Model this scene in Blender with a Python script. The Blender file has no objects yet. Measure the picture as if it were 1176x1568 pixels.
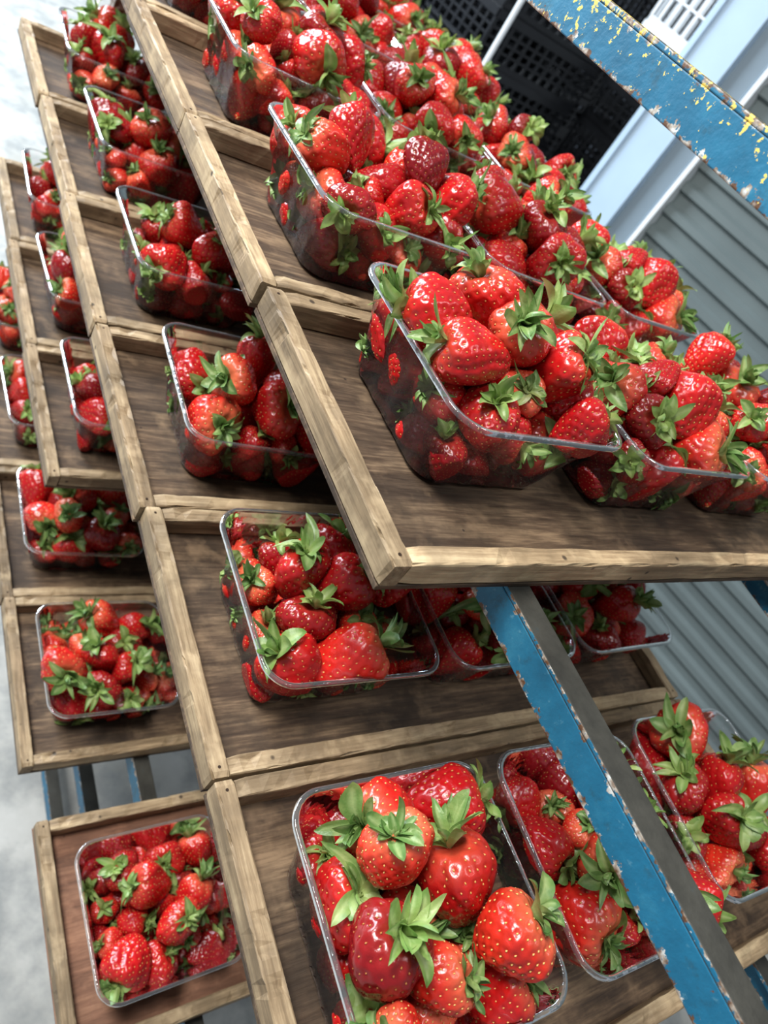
import bpy, math, random
import numpy as np
from mathutils import Matrix, Vector, noise
random.seed(7)
SC = bpy.context.scene
COL = SC.collection
H = 1.5
# ------------------------------------------------------------------ helpers
def link(o, parent=None):
    COL.objects.link(o)
    if parent is not None: o.parent = parent
    return o
def empty(name, loc=(0,0,0), rotz=0):
    e = bpy.data.objects.new(name, None); e.location = loc; e.rotation_euler = (0,0,rotz)
    e.empty_display_size = .05
    return link(e)
def obj(name, mesh, loc=(0,0,0), rot=(0,0,0), parent=None):
    o = bpy.data.objects.new(name, mesh); o.location = loc; o.rotation_euler = rot
    return link(o, parent)
def np_mesh(name, V, quads, tris, mq=None, mt=None, col=None, mats=(), smooth=True):
    me = bpy.data.meshes.new(name)
    quads = np.asarray(quads, dtype=np.int32).reshape(-1,4); tris = np.asarray(tris, dtype=np.int32).reshape(-1,3)
    nq, nt = len(quads), len(tris)
    me.vertices.add(len(V)); me.vertices.foreach_set("co", np.asarray(V, dtype=np.float32).ravel())
    loops = np.concatenate([quads.ravel(), tris.ravel()]).astype(np.int32)
    me.loops.add(len(loops)); me.loops.foreach_set("vertex_index", loops)
    me.polygons.add(nq+nt)
    ls = np.concatenate([np.arange(nq)*4, nq*4+np.arange(nt)*3]).astype(np.int32)
    me.polygons.foreach_set("loop_start", ls)
    for m in mats: me.materials.append(m)
    mi = np.concatenate([mq if mq is not None else np.zeros(nq), mt if mt is not None else np.zeros(nt)]).astype(np.int32)
    me.polygons.foreach_set("material_index", mi)
    me.polygons.foreach_set("use_smooth", np.full(nq+nt, smooth))
    me.update(calc_edges=True)
    if col is not None:
        a = me.attributes.new("bcol", 'FLOAT_COLOR', 'POINT')
        a.data.foreach_set("color", np.asarray(col, dtype=np.float32).ravel())
    return me
class MB:
    """simple poly mesh builder"""
    def __init__(s): s.v=[]; s.f=[]; s.m=[]
    def box(s, x0,x1,y0,y1,z0,z1, m=0):
        b=len(s.v)
        s.v += [(x0,y0,z0),(x1,y0,z0),(x1,y1,z0),(x0,y1,z0),(x0,y0,z1),(x1,y0,z1),(x1,y1,z1),(x0,y1,z1)]
        for q in ((3,2,1,0),(4,5,6,7),(0,1,5,4),(1,2,6,5),(2,3,7,6),(3,0,4,7)):
            s.f.append(tuple(b+i for i in q)); s.m.append(m)
    def cyl(s, c, axis, r, h, n=20, m=0):
        b=len(s.v); ax='xyz'.index(axis)
        for k in (-.5,.5):
            for i in range(n):
                a=2*math.pi*i/n; p=[r*math.cos(a), r*math.sin(a)]
                q=[0,0,0]; q[ax]=k*h; o=[j for j in range(3) if j!=ax]; q[o[0]]=p[0]; q[o[1]]=p[1]
                s.v.append((q[0]+c[0],q[1]+c[1],q[2]+c[2]))
        for i in range(n):
            j=(i+1)%n; s.f.append((b+i,b+j,b+n+j,b+n+i)); s.m.append(m)
        s.f.append(tuple(b+i for i in range(n))[::-1]); s.m.append(m)
        s.f.append(tuple(b+n+i for i in range(n))); s.m.append(m)
    def mesh(s, name, mats, bevel=0):
        me=bpy.data.meshes.new(name); me.from_pydata(s.v,[],s.f)
        for m in mats: me.materials.append(m)
        me.polygons.foreach_set("material_index", s.m)
        import bmesh
        bm=bmesh.new(); bm.from_mesh(me)
        bmesh.ops.recalc_face_normals(bm, faces=bm.faces)
        if bevel>0:
            bmesh.ops.bevel(bm, geom=list(bm.edges), offset=bevel, segments=2, profile=.5, affect='EDGES')
        bm.to_mesh(me); bm.free(); me.update()
        return me
# ------------------------------------------------------------------ material helpers
def newmat(name):
    m=bpy.data.materials.new(name); m.use_nodes=True
    nt=m.node_tree; nt.nodes.clear()
    out=nt.nodes.new('ShaderNodeOutputMaterial')
    return m, nt, out
class N:
    def __init__(s, nt): s.nt=nt
    def n(s, t, ins=None, **kw):
        nd=s.nt.nodes.new(t)
        for k,v in kw.items(): setattr(nd,k,v)
        if ins:
            for k,v in ins.items():
                if isinstance(v, bpy.types.NodeSocket): s.nt.links.new(v, nd.inputs[k])
                else: nd.inputs[k].default_value=v
        return nd
    def ramp(s, fac, stops, interp='LINEAR'):
        r=s.nt.nodes.new('ShaderNodeValToRGB'); r.color_ramp.interpolation=interp
        e=r.color_ramp.elements
        while len(e)<len(stops): e.new(.5)
        for i,(p,c) in enumerate(stops):
            e[i].position=p; e[i].color=c if len(c)==4 else (*c,1)
        s.nt.links.new(fac, r.inputs[0]); return r.outputs[0]
    def mix(s, fac, a, b, bt='MIX'):
        m=s.nt.nodes.new('ShaderNodeMix'); m.data_type='RGBA'; m.blend_type=bt
        for sock,v in ((m.inputs[0],fac),(m.inputs[6],a),(m.inputs[7],b)):
            if isinstance(v, bpy.types.NodeSocket): s.nt.links.new(v, sock)
            else: sock.default_value = v if not isinstance(v,tuple) or len(v)==4 else (*v,1)
        return m.outputs[2]
    def math(s, op, a, b=None, c=None, clamp=False):
        m=s.nt.nodes.new('ShaderNodeMath'); m.operation=op; m.use_clamp=clamp
        for i,v in enumerate((a,b,c)):
            if v is None: continue
            if isinstance(v, bpy.types.NodeSocket): s.nt.links.new(v, m.inputs[i])
            else: m.inputs[i].default_value=v
        return m.outputs[0]
    def noise(s, vec, scale, detail=4, rough=.55):
        return s.n('ShaderNodeTexNoise', {'Vector':vec,'Scale':scale,'Detail':detail,'Roughness':rough}).outputs[0]
    def bump(s, h, strength, dist):
        return s.n('ShaderNodeBump', {'Height':h,'Strength':strength,'Distance':dist}).outputs[0]

def simple(name, col, rough=.5, metal=0, nscale=0, namt=.3):
    m,nt,out=newmat(name); n=N(nt)
    b=n.n('ShaderNodeBsdfPrincipled', {'Roughness':rough,'Metallic':metal})
    tc=n.n('ShaderNodeTexCoord').outputs['Object']
    f=n.noise(tc, nscale or 20, 5)
    c=n.ramp(f, [(.25, tuple(x*(1-namt) for x in col)),(.75, tuple(min(1,x*(1+namt)) for x in col))])
    nt.links.new(c, b.inputs['Base Color']); nt.links.new(b.outputs[0], out.inputs[0])
    return m

# strawberry flesh
m_flesh,nt,out=newmat("strawberry_flesh"); n=N(nt)
at=n.n('ShaderNodeAttribute', attribute_name="bcol"); sep=n.n('ShaderNodeSeparateColor', {0:at.outputs['Color']})
ax,rnd=sep.outputs[0],sep.outputs[1]
tc=n.n('ShaderNodeTexCoord').outputs['Object']
base=n.ramp(rnd, [(0,(.14,.004,.007)),(.2,(.28,.005,.008)),(.45,(.45,.008,.009)),(.8,(.58,.012,.010)),(1,(.64,.030,.014))])
nz=n.noise(tc, 50, 4)
base=n.mix(n.ramp(nz,[(.4,(0,0,0)),(.72,(.6,.6,.6))]), base, (.19,.003,.006))
pale=n.math('MULTIPLY', n.ramp(ax,[(.05,(1,1,1)),(.28,(0,0,0))]), n.ramp(rnd,[(.5,(.05,.05,.05)),(.95,(.8,.8,.8))]))
base=n.mix(pale, base, (.72,.20,.09))
b=n.n('ShaderNodeBsdfPrincipled', {'Base Color':base,'Roughness':n.math('ADD',n.math('MULTIPLY',nz,.24),.11),'Specular IOR Level':.55,'Subsurface Weight':.04,'Subsurface Scale':.002,'Subsurface Radius':(1,.12,.06)})
nt.links.new(n.bump(n.noise(tc,600,3), .28,.0007), b.inputs['Normal'])
nt.links.new(b.outputs[0], out.inputs[0])
# seeds
m_seed,nt,out=newmat("strawberry_seed"); n=N(nt)
at=n.n('ShaderNodeAttribute', attribute_name="bcol"); sep=n.n('ShaderNodeSeparateColor', {0:at.outputs['Color']})
c=n.ramp(sep.outputs[1],[(0,(.36,.12,.03)),(.5,(.64,.30,.08)),(1,(.76,.50,.16))])
b=n.n('ShaderNodeBsdfPrincipled', {'Base Color':c,'Roughness':.3})
nt.links.new(b.outputs[0], out.inputs[0])
# leaf
m_leaf,nt,out=newmat("strawberry_calyx"); n=N(nt)
at=n.n('ShaderNodeAttribute', attribute_name="bcol"); sep=n.n('ShaderNodeSeparateColor', {0:at.outputs['Color']})
tc=n.n('ShaderNodeTexCoord').outputs['Object']
c1=n.ramp(sep.outputs[0],[(0,(.66,.74,.28)),(.3,(.34,.49,.13)),(1,(.135,.26,.055))])
c=n.mix(n.math('MULTIPLY',sep.outputs[1],.75), c1, (.075,.18,.045))
c=n.mix(n.math('MULTIPLY',sep.outputs[2],.45), c, (.54,.65,.30))
c=n.mix(n.ramp(n.noise(tc,60,3),[(.48,(0,0,0)),(.75,(.55,.55,.55))]), c, (.50,.56,.20))
c=n.mix(n.ramp(n.noise(tc,28,3),[(.62,(0,0,0)),(.74,(.6,.6,.6))]), c, (.30,.24,.09))
b=n.n('ShaderNodeBsdfPrincipled', {'Base Color':c,'Roughness':.42})
nt.links.new(n.bump(n.noise(tc,420,2),.45,.0008), b.inputs['Normal'])
tr=n.n('ShaderNodeBsdfTranslucent', {'Color':c})
mx=n.n('ShaderNodeMixShader', {0:.24,1:b.outputs[0],2:tr.outputs[0]})
nt.links.new(mx.outputs[0], out.inputs[0])
# clear plastic
def clear(name, refl, tint, extra, rough, frost):
    m,nt,out=newmat(name); n=N(nt)
    tc=n.n('ShaderNodeTexCoord').outputs['Object']
    bp=n.bump(n.noise(tc,38,3),.5,.004)
    lw=n.n('ShaderNodeFresnel', {'IOR':1.45,'Normal':bp}).outputs[0]
    f=n.math('ADD', n.math('MULTIPLY', lw, refl), extra, clamp=True)
    t=n.n('ShaderNodeBsdfTransparent', {'Color':(*tint,1)})
    g=n.n('ShaderNodeBsdfGlossy', {'Color':(.95,.97,1,1),'Roughness':rough,'Normal':bp})
    mx=n.n('ShaderNodeMixShader', {0:f,1:t.outputs[0],2:g.outputs[0]})
    df=n.n('ShaderNodeBsdfDiffuse', {'Color':(.75,.79,.82,1)})
    m2=n.n('ShaderNodeMixShader', {0:frost,1:mx.outputs[0],2:df.outputs[0]})
    nt.links.new(m2.outputs[0], out.inputs[0]); return m
m_tub=clear("clear_plastic",1.0,(.98,.985,.99),.012,.04,.004)
m_rim=clear("clear_plastic_rim",.9,(.94,.96,.965),.015,.08,.06)
# wood
def wood(name, lo, mid, hi, sx, spots=.09, blot=.6, dark=.45, sat=.86):
    m,nt,out=newmat(name); n=N(nt)
    tc=n.n('ShaderNodeTexCoord').outputs['Object']
    rn=n.n('ShaderNodeObjectInfo').outputs['Random']
    off=n.n('ShaderNodeCombineXYZ', {0:n.math('MULTIPLY',rn,7.3),1:n.math('MULTIPLY',rn,3.1),2:n.math('MULTIPLY',rn,5.7)}).outputs[0]
    v=n.n('ShaderNodeVectorMath', {0:tc,1:off}, operation='ADD').outputs[0]
    mp=n.n('ShaderNodeMapping', {'Vector':v,'Scale':(sx,1,1)}).outputs[0]
    g=n.noise(mp, 300, 7, .65); g2=n.noise(mp, 60, 4, .6); bl=n.noise(v, 13, 5, .65)
    s=n.math('ADD', n.math('MULTIPLY',g,.5), n.math('MULTIPLY',g2,.5))
    c=n.ramp(s,[(.38,lo),(.5,mid),(.62,hi)])
    c=n.mix(n.ramp(bl,[(.36,(blot,blot,blot)),(.6,(0,0,0))]), c, tuple(x*dark for x in mid))
    c=n.mix(n.ramp(n.noise(v,22,4,.6),[(.56,(0,0,0)),(.7,(.45,.45,.45))]), c, tuple(min(1,x*1.25) for x in hi))
    vz=n.n('ShaderNodeTexVoronoi', {'Vector':v,'Scale':34.0}).outputs['Distance']
    c=n.mix(n.ramp(vz,[(spots*.6,(.85,.85,.85)),(spots,(0,0,0))]), c, (.02,.012,.008))
    br=n.n('ShaderNodeHueSaturation', {'Color':c,'Value':n.math('ADD',n.math('MULTIPLY',rn,.35),.84),'Saturation':sat}).outputs[0]
    b=n.n('ShaderNodeBsdfPrincipled', {'Base Color':br,'Roughness':n.math('ADD',n.math('MULTIPLY',g,.4),.40),'Specular IOR Level':.35})
    nt.links.new(n.bump(s,.6,.0016), b.inputs['Normal'])
    nt.links.new(b.outputs[0], out.inputs[0]); return m
m_wood=wood("weathered_pine",(.140,.090,.043),(.32,.218,.112),(.50,.37,.205),.06,.10,.75,.42,.92)
m_ply=wood("plywood",(.038,.021,.011),(.098,.058,.030),(.23,.145,.075),.09,.05,.9,.30,.92)
m_ply2=wood("plywood_red",(.14,.052,.020),(.24,.092,.036),(.36,.155,.065),.10,.04)
# blue paint
m_blue,nt,out=newmat("chipped_blue_paint"); n=N(nt)
tc=n.n('ShaderNodeTexCoord').outputs['Object']; geo=n.n('ShaderNodeNewGeometry')
sp=n.n('ShaderNodeSeparateXYZ', {0:tc}); nrm=n.n('ShaderNodeSeparateXYZ', {0:geo.outputs['Normal']})
nA=n.noise(tc,22,6,.65); nB=n.noise(tc,170,4,.6)
c=n.ramp(nA,[(.3,(.005,.080,.15)),(.55,(.009,.125,.225)),(.75,(.035,.20,.30))])
c=n.mix(n.ramp(nB,[(.62,(0,0,0)),(.75,(.4,.4,.4))]), c, (.20,.40,.46))
c=n.mix(n.ramp(n.noise(tc,48,5,.7),[(.56,(0,0,0)),(.66,(.6,.6,.6))]), c, (.015,.06,.09))
ed=n.math('SUBTRACT', .0145, n.math('ABSOLUTE', n.math('ADD', sp.outputs[2], .0145)))
em=n.math('LESS_THAN', ed, n.math('MULTIPLY', n.math('SUBTRACT', n.noise(tc,75,5,.7), .45), .034))
wc=n.ramp(n.noise(tc,130,3),[(.42,(.10,.045,.02)),(.54,(.30,.25,.20)),(.66,(.55,.57,.55))])
c=n.mix(em, c, wc)
chip=n.ramp(n.noise(tc,60,5,.7),[(.68,(0,0,0)),(.70,(1,1,1))])
c=n.mix(chip, c, (.10,.05,.03))
top=n.math('GREATER_THAN', nrm.outputs[2], .7)
gc=n.ramp(nA,[(.35,(.022,.021,.017)),(.6,(.045,.043,.035)),(.75,(.028,.052,.062))])
c=n.mix(top, c, gc)
b=n.n('ShaderNodeBsdfPrincipled', {'Base Color':c,'Roughness':.48,'Specular IOR Level':.35})
nt.links.new(n.bump(n.math('ADD',nB,n.math('MULTIPLY',em,-1.5)),.35,.001), b.inputs['Normal'])
nt.links.new(b.outputs[0], out.inputs[0])
# blue paint with yellow flecks (top rail)
m_blue2=m_blue.copy(); m_blue2.name="blue_paint_yellow_flecks"
nt=m_blue2.node_tree; n=N(nt)
bs=[x for x in nt.nodes if x.type=='BSDF_PRINCIPLED'][0]; prev=bs.inputs['Base Color'].links[0].from_socket
tc=[x for x in nt.nodes if x.type=='TEX_COORD'][0].outputs['Object']; sp=n.n('ShaderNodeSeparateXYZ', {0:tc})
hi=n.ramp(n.math('MULTIPLY',sp.outputs[2],-1),[(.0,(1,1,1)),(.019,(0,0,0))])
patch=n.ramp(n.noise(tc,16,2),[(.45,(0,0,0)),(.6,(1,1,1))])
fl=n.math('GREATER_THAN', n.math('ADD', n.noise(tc,170,4,.65), n.math('ADD',n.math('MULTIPLY',hi,.10),n.math('MULTIPLY',patch,.065))), .665)
c=n.mix(fl, prev, (.75,.55,.10)); nt.links.new(c, bs.inputs['Base Color'])
# concrete floor
m_floor,nt,out=newmat("concrete_floor"); n=N(nt)
tc=n.n('ShaderNodeTexCoord').outputs['Object']
f=n.noise(tc,2.2,6,.65); f2=n.noise(tc,9,6,.65)
c=n.ramp(f,[(.35,(.32,.31,.28)),(.55,(.44,.43,.40)),(.7,(.54,.535,.50))])
c=n.mix(n.ramp(f2,[(.38,(.65,.65,.65)),(.56,(0,0,0))]), c, (.18,.19,.19))
b=n.n('ShaderNodeBsdfPrincipled', {'Base Color':c,'Roughness':n.math('ADD',n.math('MULTIPLY',f,.6),.10)})
nt.links.new(b.outputs[0], out.inputs[0])
m_wall=simple("corrugated_steel",(.135,.165,.165),.42,.2,3,.15)
m_jamb=simple("pale_painted_steel",(.36,.47,.58),.4,0,4,.1)
m_jamb_shade=simple("pale_steel_shaded",(.17,.22,.26),.4,0,4,.1)  # jamb steel darkened, its shading put into the colour
m_white=simple("white_plastic",(.7,.73,.75),.4,0,5,.08)
m_black=simple("black_plastic",(.010,.011,.013),.22,0,10,.2)
m_dark=simple("dark_wall_paint",(.03,.035,.045),.7,0,2,.3)
m_rubber=simple("caster_rubber",(.02,.02,.02),.6,0,10,.2)
m_label=simple("yellow_label",(.55,.6,.06),.5,0,10,.1)

# ------------------------------------------------------------------ strawberries
def berry_proto(rng, nu=92, nv=54):
    R=.0180
    Lr=rng.uniform(1.1,1.95); p=rng.uniform(1.4,2.9); q=rng.uniform(.55,.95)
    sq=rng.uniform(.72,1.0); up=rng.uniform(.55,.8)
    ph=rng.uniform(0,6.28,8); w2=rng.uniform(.02,.13); w3=rng.uniform(.02,.085); bend=rng.uniform(.02,.2)
    def surf(t, phi):
        t=np.asarray(t,float); phi=np.asarray(phi,float)
        a=np.clip(t/.32,0,1)*np.pi/2
        s=np.sin(np.clip((t-.32)/.68,0,1)*np.pi/2)
        r=np.where(t<.32, R*np.sin(a)**.85, R*np.clip(1-s**p,0,1)**q)
        z=np.where(t<.32, up*R*np.cos(a)-.28*R*np.exp(-(np.sin(a)/.32)**2), -Lr*R*s)
        w=1+w2*np.sin(2*phi+ph[0]+z/R)+w3*np.sin(3*phi+ph[1]-1.5*z/R)+.03*np.sin(5*phi+ph[2]+2*z/R)+.014*np.sin(9*phi+ph[6]+5*z/R)
        x=r*w*np.cos(phi)+bend*R*np.sin(z/R*1.3+ph[3])
        y=r*w*np.sin(phi)*sq+.6*bend*R*np.sin(z/R*1.5+ph[4])
        return np.stack([x,y,z],-1)
    def nor(t,phi):
        e=1e-3
        du=surf(np.clip(t+e,0,1),phi)-surf(np.clip(t-e,0,1),phi); dv=surf(t,phi+e)-surf(t,phi-e)
        nn=np.cross(dv,du); l=np.linalg.norm(nn,axis=-1,keepdims=True)+1e-12
        return nn/l
    ts=np.linspace(0,1,nv); ts=np.clip(ts,0.004,.996)
    T,P=np.meshgrid(ts,np.linspace(0,2*np.pi,nu,endpoint=False),indexing='ij')
    V=surf(T,P).reshape(-1,3); Nn=nor(T,P).reshape(-1,3)
    cen=np.array([0,0,-.4*R]); sgn=np.sign(np.sum(Nn*(V-cen),-1).mean()); Nn*=sgn
    tt=np.linspace(.09,.985,400); pts=surf(tt,0*tt); rr=np.abs(np.linalg.norm(pts[:,:2],axis=1))
    dl=np.linalg.norm(np.diff(pts,axis=0),axis=1); area=np.concatenate([[0],np.cumsum(dl*(rr[1:]+rr[:-1])/2+1e-9)])
    ns=int(rng.integers(165,215))
    f=(np.arange(ns)+.5)/ns; st=np.interp(f*area[-1],area,tt); sphi=np.arange(ns)*2.399963+ph[5]
    sphi=sphi+rng.normal(0,.06,ns)
    S=surf(st,sphi); SN=nor(st,sphi)*sgn
    d=np.sqrt(((V[:,None,:]-S[None])**2).sum(-1)).min(1)
    V=V+Nn*(-.00110*np.exp(-(d/.00130)**2)+.0003)[:,None]
    i=np.arange(nv-1)[:,None]*nu; j=np.arange(nu)[None]; j2=(j+1)%nu
    Q=np.stack([i+j,i+nu+j,i+nu+j2,i+j2],-1).reshape(-1,4)
    colr=np.zeros((len(V),4)); colr[:,0]=T.ravel(); colr[:,3]=1
    base=len(V); V=np.vstack([V,surf(0.,0.)[None],surf(1.,0.)[None]]); colr=np.vstack([colr,[0,0,0,1],[1,0,0,1]])
    tri=[]
    for k in range(nu):
        tri.append((base,k,(k+1)%nu)); tri.append((base+1,(nv-1)*nu+(k+1)%nu,(nv-1)*nu+k))
    tri=np.array(tri); mq=np.zeros(len(Q)); mt=np.zeros(len(tri))
    sv=[];stt=[];o=len(V)
    for k in range(ns):
        nn=SN[k]; up_=np.array([0,0,1.]); a=up_-nn*np.dot(up_,nn); la=np.linalg.norm(a)
        a=a/la if la>.2 else np.cross(nn,[1,0,0])/np.linalg.norm(np.cross(nn,[1,0,0])); bb=np.cross(nn,a)
        c=S[k]-nn*.00045
        for w in (a*.00086,bb*.00050,-a*.00086,-bb*.00050,nn*.0005,-nn*.0003): sv.append(c+w)
        q0=o+6*k
        for x,y in ((0,1),(1,2),(2,3),(3,0)):
            stt.append((q0+x,q0+y,q0+4)); stt.append((q0+y,q0+x,q0+5))
    V=np.vstack([V,sv]); colr=np.vstack([colr,np.tile([.5,0,0,1],(len(sv),1))])
    tri=np.vstack([tri,stt]); mt=np.concatenate([mt,np.ones(len(stt))])
    # calyx
    lv=[];lq=[];lc=[]; o=len(V)
    ztop=up*R-.24*R
    nsep=int(rng.integers(5,9))
    upright=rng.uniform(0,.9); big=rng.uniform(.78,1.18)
    for k in range(nsep*2):
        lay=k//nsep
        az=2*np.pi*(k+.5*lay)/nsep+rng.normal(0,.24)
        ln=big*rng.uniform(.0115,.0215)*(1 if lay==0 else .78); wd=big*rng.uniform(.0028,.0048)*(1 if lay==0 else .74)
        e0=.75+upright*.6+rng.uniform(-.4,.5)+.3*lay; c1=rng.uniform(.9,2.8)*(1-.45*upright); c2=rng.uniform(-.6,2.1)
        tw=rng.normal(0,.6); side=rng.normal(0,.36); wav=rng.uniform(0,6.28)
        r=.0012; z=ztop+.0004*lay; m_=10; ca,sa=math.cos(az),math.sin(az); start=len(lv)
        for a_ in range(m_+1):
            tau=a_/m_; e=e0-c1*tau+c2*tau*tau
            if a_>0: r+=ln/m_*math.cos(e); z+=ln/m_*math.sin(e)
            hw=wd*(max(0.,math.sin(math.pi*min(1,tau**1.05*.93+.07)))**.68) if a_<m_ else .00008
            lat=side*ln*tau*tau
            for s_ in (-1,-.5,0,.5,1):
                lift=.0015*abs(s_)*hw/wd; tz=tw*tau*s_*hw+.0009*math.sin(wav+6*tau)*s_*hw/wd
                rx=r-math.sin(e)*lift; zz=z+math.cos(e)*lift+tz; q=s_*hw+lat
                lv.append((rx*ca-q*sa, rx*sa+q*ca, zz)); lc.append((tau,0,1-min(1,abs(s_)*2.2) if tau<.85 else 0,1))
        for a_ in range(m_):
            for s_ in range(4):
                q0=o+start+a_*5+s_; lq.append((q0,q0+1,q0+6,q0+5))
    sl=rng.uniform(.003,.014); bx,by=rng.normal(0,.25,2); start=len(lv)
    for a_ in range(5):
        tau=a_/4; rr_=.0011*(1-.25*tau)
        for k in range(7):
            an=2*np.pi*k/7
            lv.append((rr_*math.cos(an)+bx*sl*tau**2, rr_*math.sin(an)+by*sl*tau**2, ztop-.001+sl*tau)); lc.append((.15,0,.2,1))
    for a_ in range(4):
        for k in range(7):
            lq.append((o+start+a_*7+k,o+start+a_*7+(k+1)%7,o+start+(a_+1)*7+(k+1)%7,o+start+(a_+1)*7+k))
    V=np.vstack([V,lv]); colr=np.vstack([colr,lc]); Q=np.vstack([Q,lq]); mq=np.concatenate([mq,np.full(len(lq),2)])
    return V,Q,tri,mq,mt,colr
rng=np.random.default_rng(11)
PROTO=[berry_proto(rng) for _ in range(20)]
TH=.066
def pile(rng, n, lo, hi, steep):
    s=lo+(hi-lo)*rng.beta(1.1,1.2,n); s[rng.integers(0,n,2)]*=1.12
    order=np.argsort(s+rng.normal(0,.30,n)); s=s[order]
    r=np.concatenate([.0170*s,.0112*s]); d=.0155*s
    P=np.zeros((2*n,3)); dr=rng.normal(size=(n,3)); dr/=np.linalg.norm(dr,axis=1,keepdims=True)
    P[:n,:2]=rng.uniform(-.045,.045,(n,2)); P[:n,2]=.02+np.arange(n)*.0075
    P[n:]=P[:n]-dr*d[:,None]
    Vv=np.zeros_like(P); idx=np.arange(2*n); body=idx%n
    same=body[:,None]==body[None]; rs=r[:,None]+r[None]
    for st in range(420):
        prev=P.copy(); Vv[:,2]-=.00022; sp=np.linalg.norm(Vv,axis=1,keepdims=True); Vv*=np.minimum(1,.0035/np.maximum(sp,1e-9))
        P=P+Vv
        for it in range(7):
            dd=P[:n]-P[n:]; l=np.linalg.norm(dd,axis=1,keepdims=True)+1e-9; c=dd/l*(l-d[:,None])*.5
            P[:n]-=c; P[n:]+=c
            D=P[:,None]-P[None]; L=np.linalg.norm(D,axis=2)+1e-9; ov=np.clip(rs*.96-L,0,None); ov[same]=0
            P+= (D/L[...,None]*ov[...,None]*.35).sum(1)
            P[:,2]=np.maximum(P[:,2],r*.95+.001)
            z=P[:,2]; half=.057+.016*np.clip(z/TH,0,1)-.001
            lim=half-r*.95
            above=np.clip(z-TH*.85,0,None); lim=np.where(above>0, np.minimum(lim+above*.5,.070-above*steep), lim)
            lim=np.maximum(lim,.006)
            P[:,:2]=np.clip(P[:,:2],-lim[:,None],lim[:,None])
        Vv=(P-prev)*.86
    A=P[:n]-P[n:]; A/=np.linalg.norm(A,axis=1,keepdims=True)
    return P[:n],A,s
def contents(k, n, lo, hi, steep, tone, up=0):
    rng=np.random.default_rng(300+k); C,A,s=pile(rng,n,lo,hi,steep)
    Vs=[];Qs=[];Ts=[];mqs=[];mts=[];cs=[];o=0
    for i in range(n):
        V,Q,T,mq,mt,cl=PROTO[rng.integers(0,len(PROTO))]
        z=A[i]; t=np.cross(z,rng.normal(size=3)); t/=np.linalg.norm(t); y=np.cross(z,t)
        M=np.stack([t,y,z],1)
        W=(V*s[i])@M.T+C[i]
        g=np.clip(rng.beta(1.5,1.2)+tone,0,1); cc=cl.copy(); cc[:,1]=g
        Vs.append(W);Qs.append(Q+o);Ts.append(T+o);mqs.append(mq);mts.append(mt);cs.append(cc);o+=len(V)
    V=np.vstack(Vs); V[:,2]=np.maximum(V[:,2],.0012)
    hz=.0575+.0165*np.clip(V[:,2]/TH,0,1); inside=V[:,2]<TH+.001
    for a in (0,1): V[inside,a]=np.clip(V[inside,a],-hz[inside],hz[inside])
    return np_mesh("strawberries_%d"%k,V,np.vstack(Qs),np.vstack(Ts),np.concatenate(mqs),np.concatenate(mts),np.vstack(cs),(m_flesh,m_seed,m_leaf))
CONT=[contents(0,34,.82,1.45,.52,.0),contents(1,36,.76,1.38,.55,-.03),contents(2,35,.78,1.42,.52,.03),contents(3,37,.78,1.34,.55,.0),
      contents(4,28,.75,1.38,.8,.06),contents(5,26,.8,1.5,.8,.0),contents(6,31,.7,1.3,.8,-.08),contents(7,29,.72,1.38,.8,.04),contents(8,29,.72,1.4,.8,-.03)]
LO=[4,6,7,8,5]
# punnet tub
def tub_mesh():
    def loop(h, rad, z, nseg=8, flute=0):
        pts=[]
        for cx,cy,a0 in ((1,1,0),(-1,1,90),(-1,-1,180),(1,-1,270)):
            for i in range(nseg+1):
                a=math.radians(a0+90*i/nseg); pts.append((cx*(h-rad)+rad*math.cos(a), cy*(h-rad)+rad*math.sin(a), z))
            e=pts[-1]; m_=14
            if a0==0: e2=(-(h-rad),h)
            elif a0==90: e2=(-h,-(h-rad))
            elif a0==180: e2=(h-rad,-h)
            else: e2=(h,h-rad)
            for j in range(1,m_):
                f=j/m_; x=e[0]+(e2[0]-e[0])*f; y=e[1]+(e2[1]-e[1])*f
                k=1-flute*(.5+.5*math.cos(2*math.pi*j/m_*3.5+math.pi))*.02
                if a0 in (0,180): y*=k
                else: x*=k
                pts.append((x,y,z))
        return pts
    L=[loop(.030,.012,.0022),loop(.050,.018,.0022),loop(.0545,.018,.0004),loop(.0575,.019,.003,flute=1),loop(.0592,.019,.012,flute=1.6),
       loop(.0625,.019,.028,flute=1.6),loop(.066,.019,.043,flute=.6),loop(.0670,.019,.046),loop(.0735,.020,TH-.003),loop(.0745,.020,TH)]
    rims=[loop(.0748,.020,TH+.0006),loop(.0772,.022,TH+.0008),loop(.0779,.0225,TH-.0002),loop(.0779,.0225,TH-.0022)]
    L=L+rims; n_=len(L[0]); V=[p for l in L for p in l]; Q=[];mq=[]
    for i in range(len(L)-1):
        for j in range(n_):
            Q.append((i*n_+j,i*n_+(j+1)%n_,(i+1)*n_+(j+1)%n_,(i+1)*n_+j)); mq.append(1 if i>=9 else 0)
    V.append((0,0,.0022)); T=[(len(V)-1,j,(j+1)%n_) for j in range(n_)]
    return np_mesh("punnet_tub",V,Q,T,mq,None,None,(m_tub,m_rim))
TUB=tub_mesh()
prng=random.Random(5)
PS=1.09
def punnet(x,y,z,ci,rot,jz=0):
    e=empty("strawberry_punnet",(x,y,z),jz); e.scale=(PS,PS,PS)
    obj("clear_tub",TUB,(0,0,.0003),(0,0,0),e)
    obj("strawberries",CONT[ci%len(CONT)],(0,0,.0008),(0,0,rot*math.pi/2),e)
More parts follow.
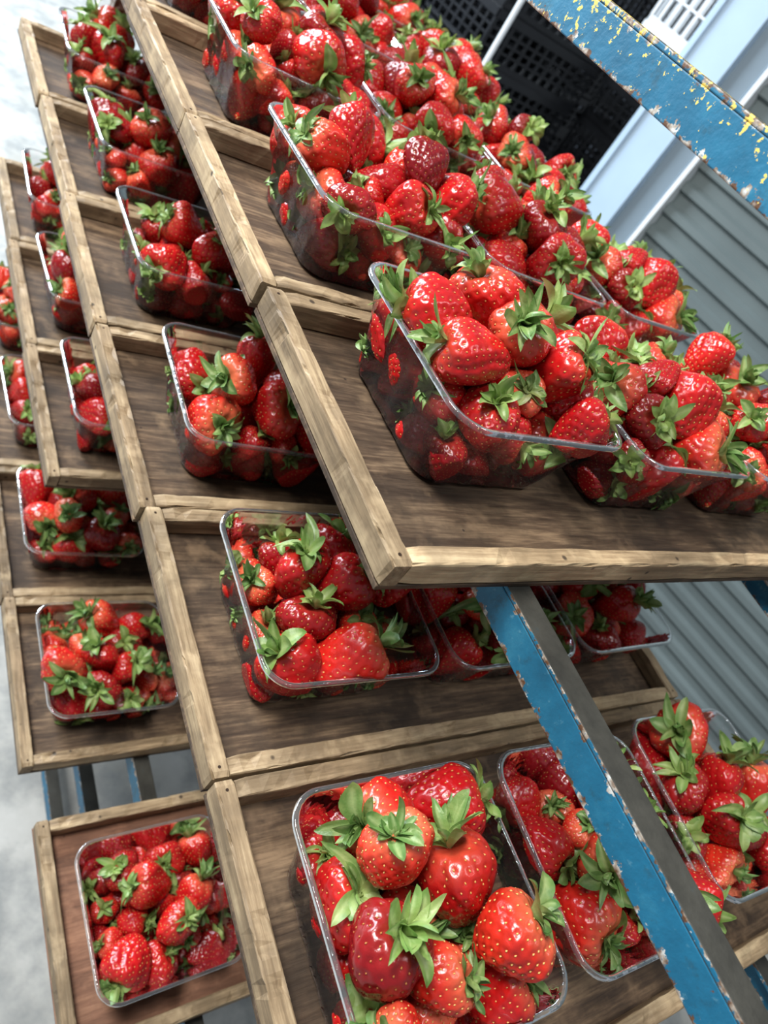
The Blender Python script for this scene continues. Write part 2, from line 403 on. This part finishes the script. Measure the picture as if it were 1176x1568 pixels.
# ------------------------------------------------------------------ trays
BW,BH,PT=.0145,.020,.004
def board_mesh(L,w,h,seed):
    ns=60; c=.0016
    sec=[(-w/2+c,-h/2),(w/2-c,-h/2),(w/2,-h/2+c),(w/2,h/2-c),(w/2-c*.35,h/2-c*.35),(w/2-c,h/2),(-w/2+c,h/2),(-w/2+c*.35,h/2-c*.35),(-w/2,h/2-c),(-w/2,-h/2+c)]
    K=len(sec); V=[]
    for i in range(ns+1):
        x=-L/2+L*i/ns; endr=.0012 if i in (0,ns) else 0
        for k,(a,b) in enumerate(sec):
            q=.0010*(noise.noise(Vector((x*35+seed*9,k*.5,seed))))
            nick=-.0024*max(0,noise.noise(Vector((x*60+seed*3,k*.9,seed+5)))-.25)/.4 if b>0 else 0
            V.append((x,a*(1-endr/ w*1.2)+q*.5-(nick if a<0 else -nick),b+(q if b>0 else q*.2)+nick-(endr if b>0 else 0)))
    Q=[(i*K+k,i*K+(k+1)%K,(i+1)*K+(k+1)%K,(i+1)*K+k) for i in range(ns) for k in range(K)]
    me=bpy.data.meshes.new("tray_board"); me.from_pydata(V,[],[q[::-1] for q in Q]+[tuple(range(K)),tuple(ns*K+k for k in range(K))[::-1]])
    me.materials.append(m_wood)
    import bmesh
    bm=bmesh.new(); bm.from_mesh(me); bmesh.ops.recalc_face_normals(bm,faces=bm.faces); bm.to_mesh(me); bm.free()
    return me
TW,TL=.590,.2475
SIDE=[board_mesh(TL,BW,BH,s) for s in range(4)]
FRONT=[board_mesh(TW-2*BW-.0006,BW,BH,s+10) for s in range(4)]
def ply_mesh(mat):
    b=MB(); b.box(-TW/2,TW/2,-TL/2,TL/2,0,PT); return b.mesh("tray_base",(mat,),.0005)
PLY=ply_mesh(m_ply); PLY2=ply_mesh(m_ply2)
NAIL=MB(); NAIL.cyl((0,0,0),'z',.0012,.0006,10); m_nail=simple("rusty_nail",(.05,.03,.02),.5,.6); NAIL=NAIL.mesh("nail",(m_nail,))
tcount=0
def tray(x0,y0,ztop,px=(.0,.183,.366),py=.118,red=False,npun=3,cis=None,pool=LO):
    global tcount; tcount+=1; t=tcount
    j=prng.uniform(-.003,.003); rz=prng.uniform(-.007,.007)
    e=empty("wooden_tray",(x0+TW/2+j,y0+TL/2,ztop-BH-PT),rz)
    zb=PT+BH/2
    obj("base",PLY2 if red else PLY,(0,0,0),(0,0,0),e)
    obj("board_left",SIDE[t%4],(-TW/2+BW/2,0,zb),(0,0,math.pi/2),e)
    obj("board_right",SIDE[(t+2)%4],(TW/2-BW/2,0,zb),(0,0,-math.pi/2),e)
    obj("board_front",FRONT[t%4],(0,-TL/2+BW/2,zb),(0,0,0),e)
    obj("board_back",FRONT[(t+1)%4],(0,TL/2-BW/2,zb),(0,0,math.pi),e)
    for sx in (-1,1):
        for sy in (-1,1):
            obj("nail",NAIL,(sx*(TW/2-BW*.5),sy*(TL/2-BW*.5),PT+BH-.0002),(0,0,0),e)
    for k in range(npun):
        jx=prng.uniform(-.002,.002); jy=prng.uniform(-.006,.006)
        ci=cis[k] if cis else pool[(t*3+k*2+prng.randint(0,1))%len(pool)]
        punnet(x0+.109+px[k]+jx, y0+py+jy, ztop-BH+.0002, ci, prng.randint(0,3), prng.uniform(-.04,.04))
Z1,Z2,Z3,Z4=H-.257,H-.487,H-.719,H-.952
for i in range(5): tray(.254,.190+.25*i,Z1, px=(.020,.197,.374) if i==0 else (.014,.191,.370), py=.139 if i==0 else .122, cis=[(0,2,1),(3,1,2),(1,0,3),(2,3,0),(0,1,2)][i])
for i in range(-1,5): tray(.232,.1715+.25*i,Z2, px=(-.002,.183,.366) if i==-1 else (.012,.191,.370), py=.125 if i==-1 else .120, cis=[(5,8,4),(4,7,8),(8,4,6),(6,7,4),(7,6,5),(4,8,7)][i+1])
for i in range(3): tray(.236,.665+.25*i,Z3)
for i in range(4): tray(.222,.393+.25*i,Z4)
tray(.232,.080,Z4,red=True,cis=(6,4,7))
# ------------------------------------------------------------------ trolley
tro=empty("blue_metal_trolley",(0,0,0))
def angle_mesh(L,side,mat):
    b=MB(); w=.022; h=.029; t=.0035; s=side
    xs=lambda a,c:(min(a*s,c*s),max(a*s,c*s))
    x0,x1=xs(0,t); b.box(x0,x1,-L/2,L/2,-h,-t)
    x0,x1=xs(0,w); b.box(x0,x1,-L/2,L/2,-t,0)
    return b.mesh("angle_rail",(mat,),.0009)
Y0,Y1=-.55,1.475; LY=Y1-Y0; YC=(Y0+Y1)/2
RL=angle_mesh(LY,1,m_blue); RLt=angle_mesh(LY,1,m_blue2); RR=angle_mesh(LY,-1,m_blue)
XL,XR=.366,.745
lev=[Z1-.0245,Z2-.0245,Z3-.0245,Z4-.0245,H-1.21,H-1.40]
obj("rail_top",RLt,(XL,YC,H-.005),(0,0,0),tro)
for i,z in enumerate(lev):
    obj("rail_left_%d"%i,RL,(XL,YC,z),(0,0,0),tro); obj("rail_right_%d"%i,RR,(XR,YC,z),(0,0,0),tro)
pb=MB()
for y in (Y0+.0,Y1-.03):
    pb.box(XL-.002,XL+.028,y,y+.03,.10,H+.0); pb.box(XR-.028,XR+.002,y,y+.03,.10,H+.0)
    for z in lev+[H-.005]: pb.box(XL+.028,XR-.028,y+.002,y+.028,z-.028,z-.004)
obj("posts",pb.mesh("posts",(m_blue,),.001),(0,0,0),(0,0,0),tro)
cb=MB()
for y in (Y0+.04,Y1-.05):
    for x in (XL+.013,XR-.013):
        cb.cyl((x,y,.042),'x',.042,.024,24,0); cb.box(x-.018,x-.014,y-.02,y+.02,.03,.10,1); cb.box(x+.014,x+.018,y-.02,y+.02,.03,.10,1); cb.box(x-.02,x+.02,y-.022,y+.022,.094,.1,1)
obj("casters",cb.mesh("casters",(m_rubber,m_nail)),(0,0,0),(0,0,0),tro)
# ------------------------------------------------------------------ building
fb=MB(); fb.box(-3,5.5,-3,9,-.1,0); obj("floor",fb.mesh("floor",(m_floor,)))
d=Vector((-.293,.956,0)).normalized(); P0=Vector((1.965,1.557,0))
prof=[]; z=0; pitch=.071
while z<3.0:
    for dz,y in ((0,0),(.015,0),(.025,.018),(.046,.018),(.056,0)): prof.append((y,z+dz))
    z+=pitch
V=[];Q=[]
for y,z in prof:
    V+= [(0,-y,z),(4.2,-y,z)]
Q=[(2*i,2*i+1,2*i+3,2*i+2) for i in range(len(prof)-1)]
wm=bpy.data.meshes.new("wall_right"); wm.from_pydata(V,[],Q); wm.materials.append(m_wall)
ang=math.atan2(-d.y,-d.x)
w=obj("wall_right",wm,P0,(0,0,ang))
so=w.modifiers.new("thick",'SOLIDIFY'); so.thickness=.004
jb=MB(); jb.box(-.215,-.085,-.06,.05,0,2.9); jb.box(-.225,-.205,-.07,-.02,0,2.9); jb.box(-.085,-.012,-.035,.05,0,2.9,1); jb.box(-.14,-.118,-.062,-.058,1.35,1.37,2)  # right part of the jamb carries painted shading
obj("trim_1",jb.mesh("door_jamb",(m_jamb,m_jamb_shade,m_label),.002),P0,(0,0,ang))
jt=MB(); jt.box(-.006,.009,-.045,.03,0,2.9); obj("trim_2",jt.mesh("door_trim",(m_white,),.002),P0,(0,0,ang))
bb=MB(); bb.box(2.5,5.4,5.2,5.3,0,3.0); obj("wall_back",bb.mesh("wall_back",(m_dark,)))
sb=MB(); sb.box(4.6,4.7,2.2,5.2,0,3.0); obj("wall_side",sb.mesh("wall_side",(m_dark,)))
def crate(mat,name,nv=9,nh=3,Lx=.56,Ly=.38,Hh=.21):
    b=MB(); t=.006
    b.box(-Lx/2,Lx/2,-Ly/2,Ly/2,0,t)
    for ax,L,o in (('x',Lx,Ly/2),('y',Ly,Lx/2)):
        n_=nv if ax=='x' else int(nv*.7)
        for s in (-1,1):
            def bx(a0,a1,z0,z1,e=0):
                p0,p1=sorted((s*(o-t),s*(o+e)))
                if ax=='x': b.box(a0,a1,p0,p1,z0,z1)
                else: b.box(p0,p1,a0,a1,z0,z1)
            bx(-L/2,L/2,Hh-.028,Hh,.006); bx(-L/2,L/2,0,.022)
            for k in range(1,nh): 
                zz=.022+(Hh-.05)*k/nh; bx(-L/2,L/2,zz-.004,zz+.004)
            for k in range(n_+1):
                a=-L/2+L*k/n_; a=min(max(a,-L/2+.006),L/2-.006); bx(a-.006,a+.006,.02,Hh-.026,.001)
    return b.mesh(name,(mat,))
CB=crate(m_black,"black_crate",nv=12,nh=4,Hh=.16); CW=crate(m_white,"white_crate",nv=14,nh=2)
for (cx,cy,rz,nz_) in ((1.35,2.75,.15,7),(1.98,2.62,.1,9),(1.75,3.25,.0,11),(2.45,3.05,.2,11),(2.72,2.42,.25,8),(3.05,3.3,.1,12),(2.1,3.9,.1,12)):
    for k in range(nz_): obj("black_plastic_crate",CB,(cx,cy,k*.1601+.0005),(0,0,rz+random.uniform(-.02,.02)))
for k in range(2): obj("white_plastic_crate",CW,(2.72,2.42,8*.1601+.0005+k*.2101),(0,0,.25))
pl=MB(); pl.cyl((1.62,2.2,1.4),'z',.009,2.8,16); obj("white_pole",pl.mesh("white_pole",(m_white,)))
# ------------------------------------------------------------------ light
wd=bpy.data.worlds.new("w"); SC.world=wd; wd.use_nodes=True
bg=wd.node_tree.nodes['Background']; bg.inputs[0].default_value=(.80,.90,1,1); bg.inputs[1].default_value=.30
def area(name,loc,tgt,sx,sy,p,col):
    l=bpy.data.lights.new(name,'AREA'); l.shape='RECTANGLE'; l.size=sx; l.size_y=sy; l.energy=p; l.color=col
    o=obj(name,l,loc); o.rotation_euler=(Vector(tgt)-Vector(loc)).to_track_quat('-Z','Y').to_euler(); return o
area("skylight",(-.8,.8,3.0),(.5,.5,1),.9,.6,90,(1,.985,.96))
area("ceiling_lamp",(.9,-.3,3.2),(.5,.6,1),1.2,.2,18,(.97,.99,1))
area("doorway_daylight",(-1.0,4.6,2.6),(.5,3.9,0),2.5,2.0,520,(.80,.90,1))
# ------------------------------------------------------------------ camera
cd=bpy.data.cameras.new("camera"); cam=bpy.data.objects.new("camera",cd); COL.objects.link(cam)
f=1172.
Lc=np.array([-805,-1730,f]); Lc/=np.linalg.norm(Lc); Cc=np.array([1513,90,f]); Cc-=Lc*np.dot(Cc,Lc); Cc/=np.linalg.norm(Cc); U=np.cross(Cc,Lc)
R_=np.stack([Cc,Lc,U],0)
right=R_[:,0]; down=R_[:,1]; fwd=R_[:,2]
M=Matrix(((right[0],-down[0],-fwd[0],0),(right[1],-down[1],-fwd[1],0),(right[2],-down[2],-fwd[2],H),(0,0,0,1)))
cam.matrix_world=M
cd.sensor_width=36; cd.lens=f/1600*36; cd.clip_start=.02
cd.dof.use_dof=True; cd.dof.focus_distance=.50; cd.dof.aperture_fstop=9
SC.camera=cam
SC.view_settings.view_transform='Standard'
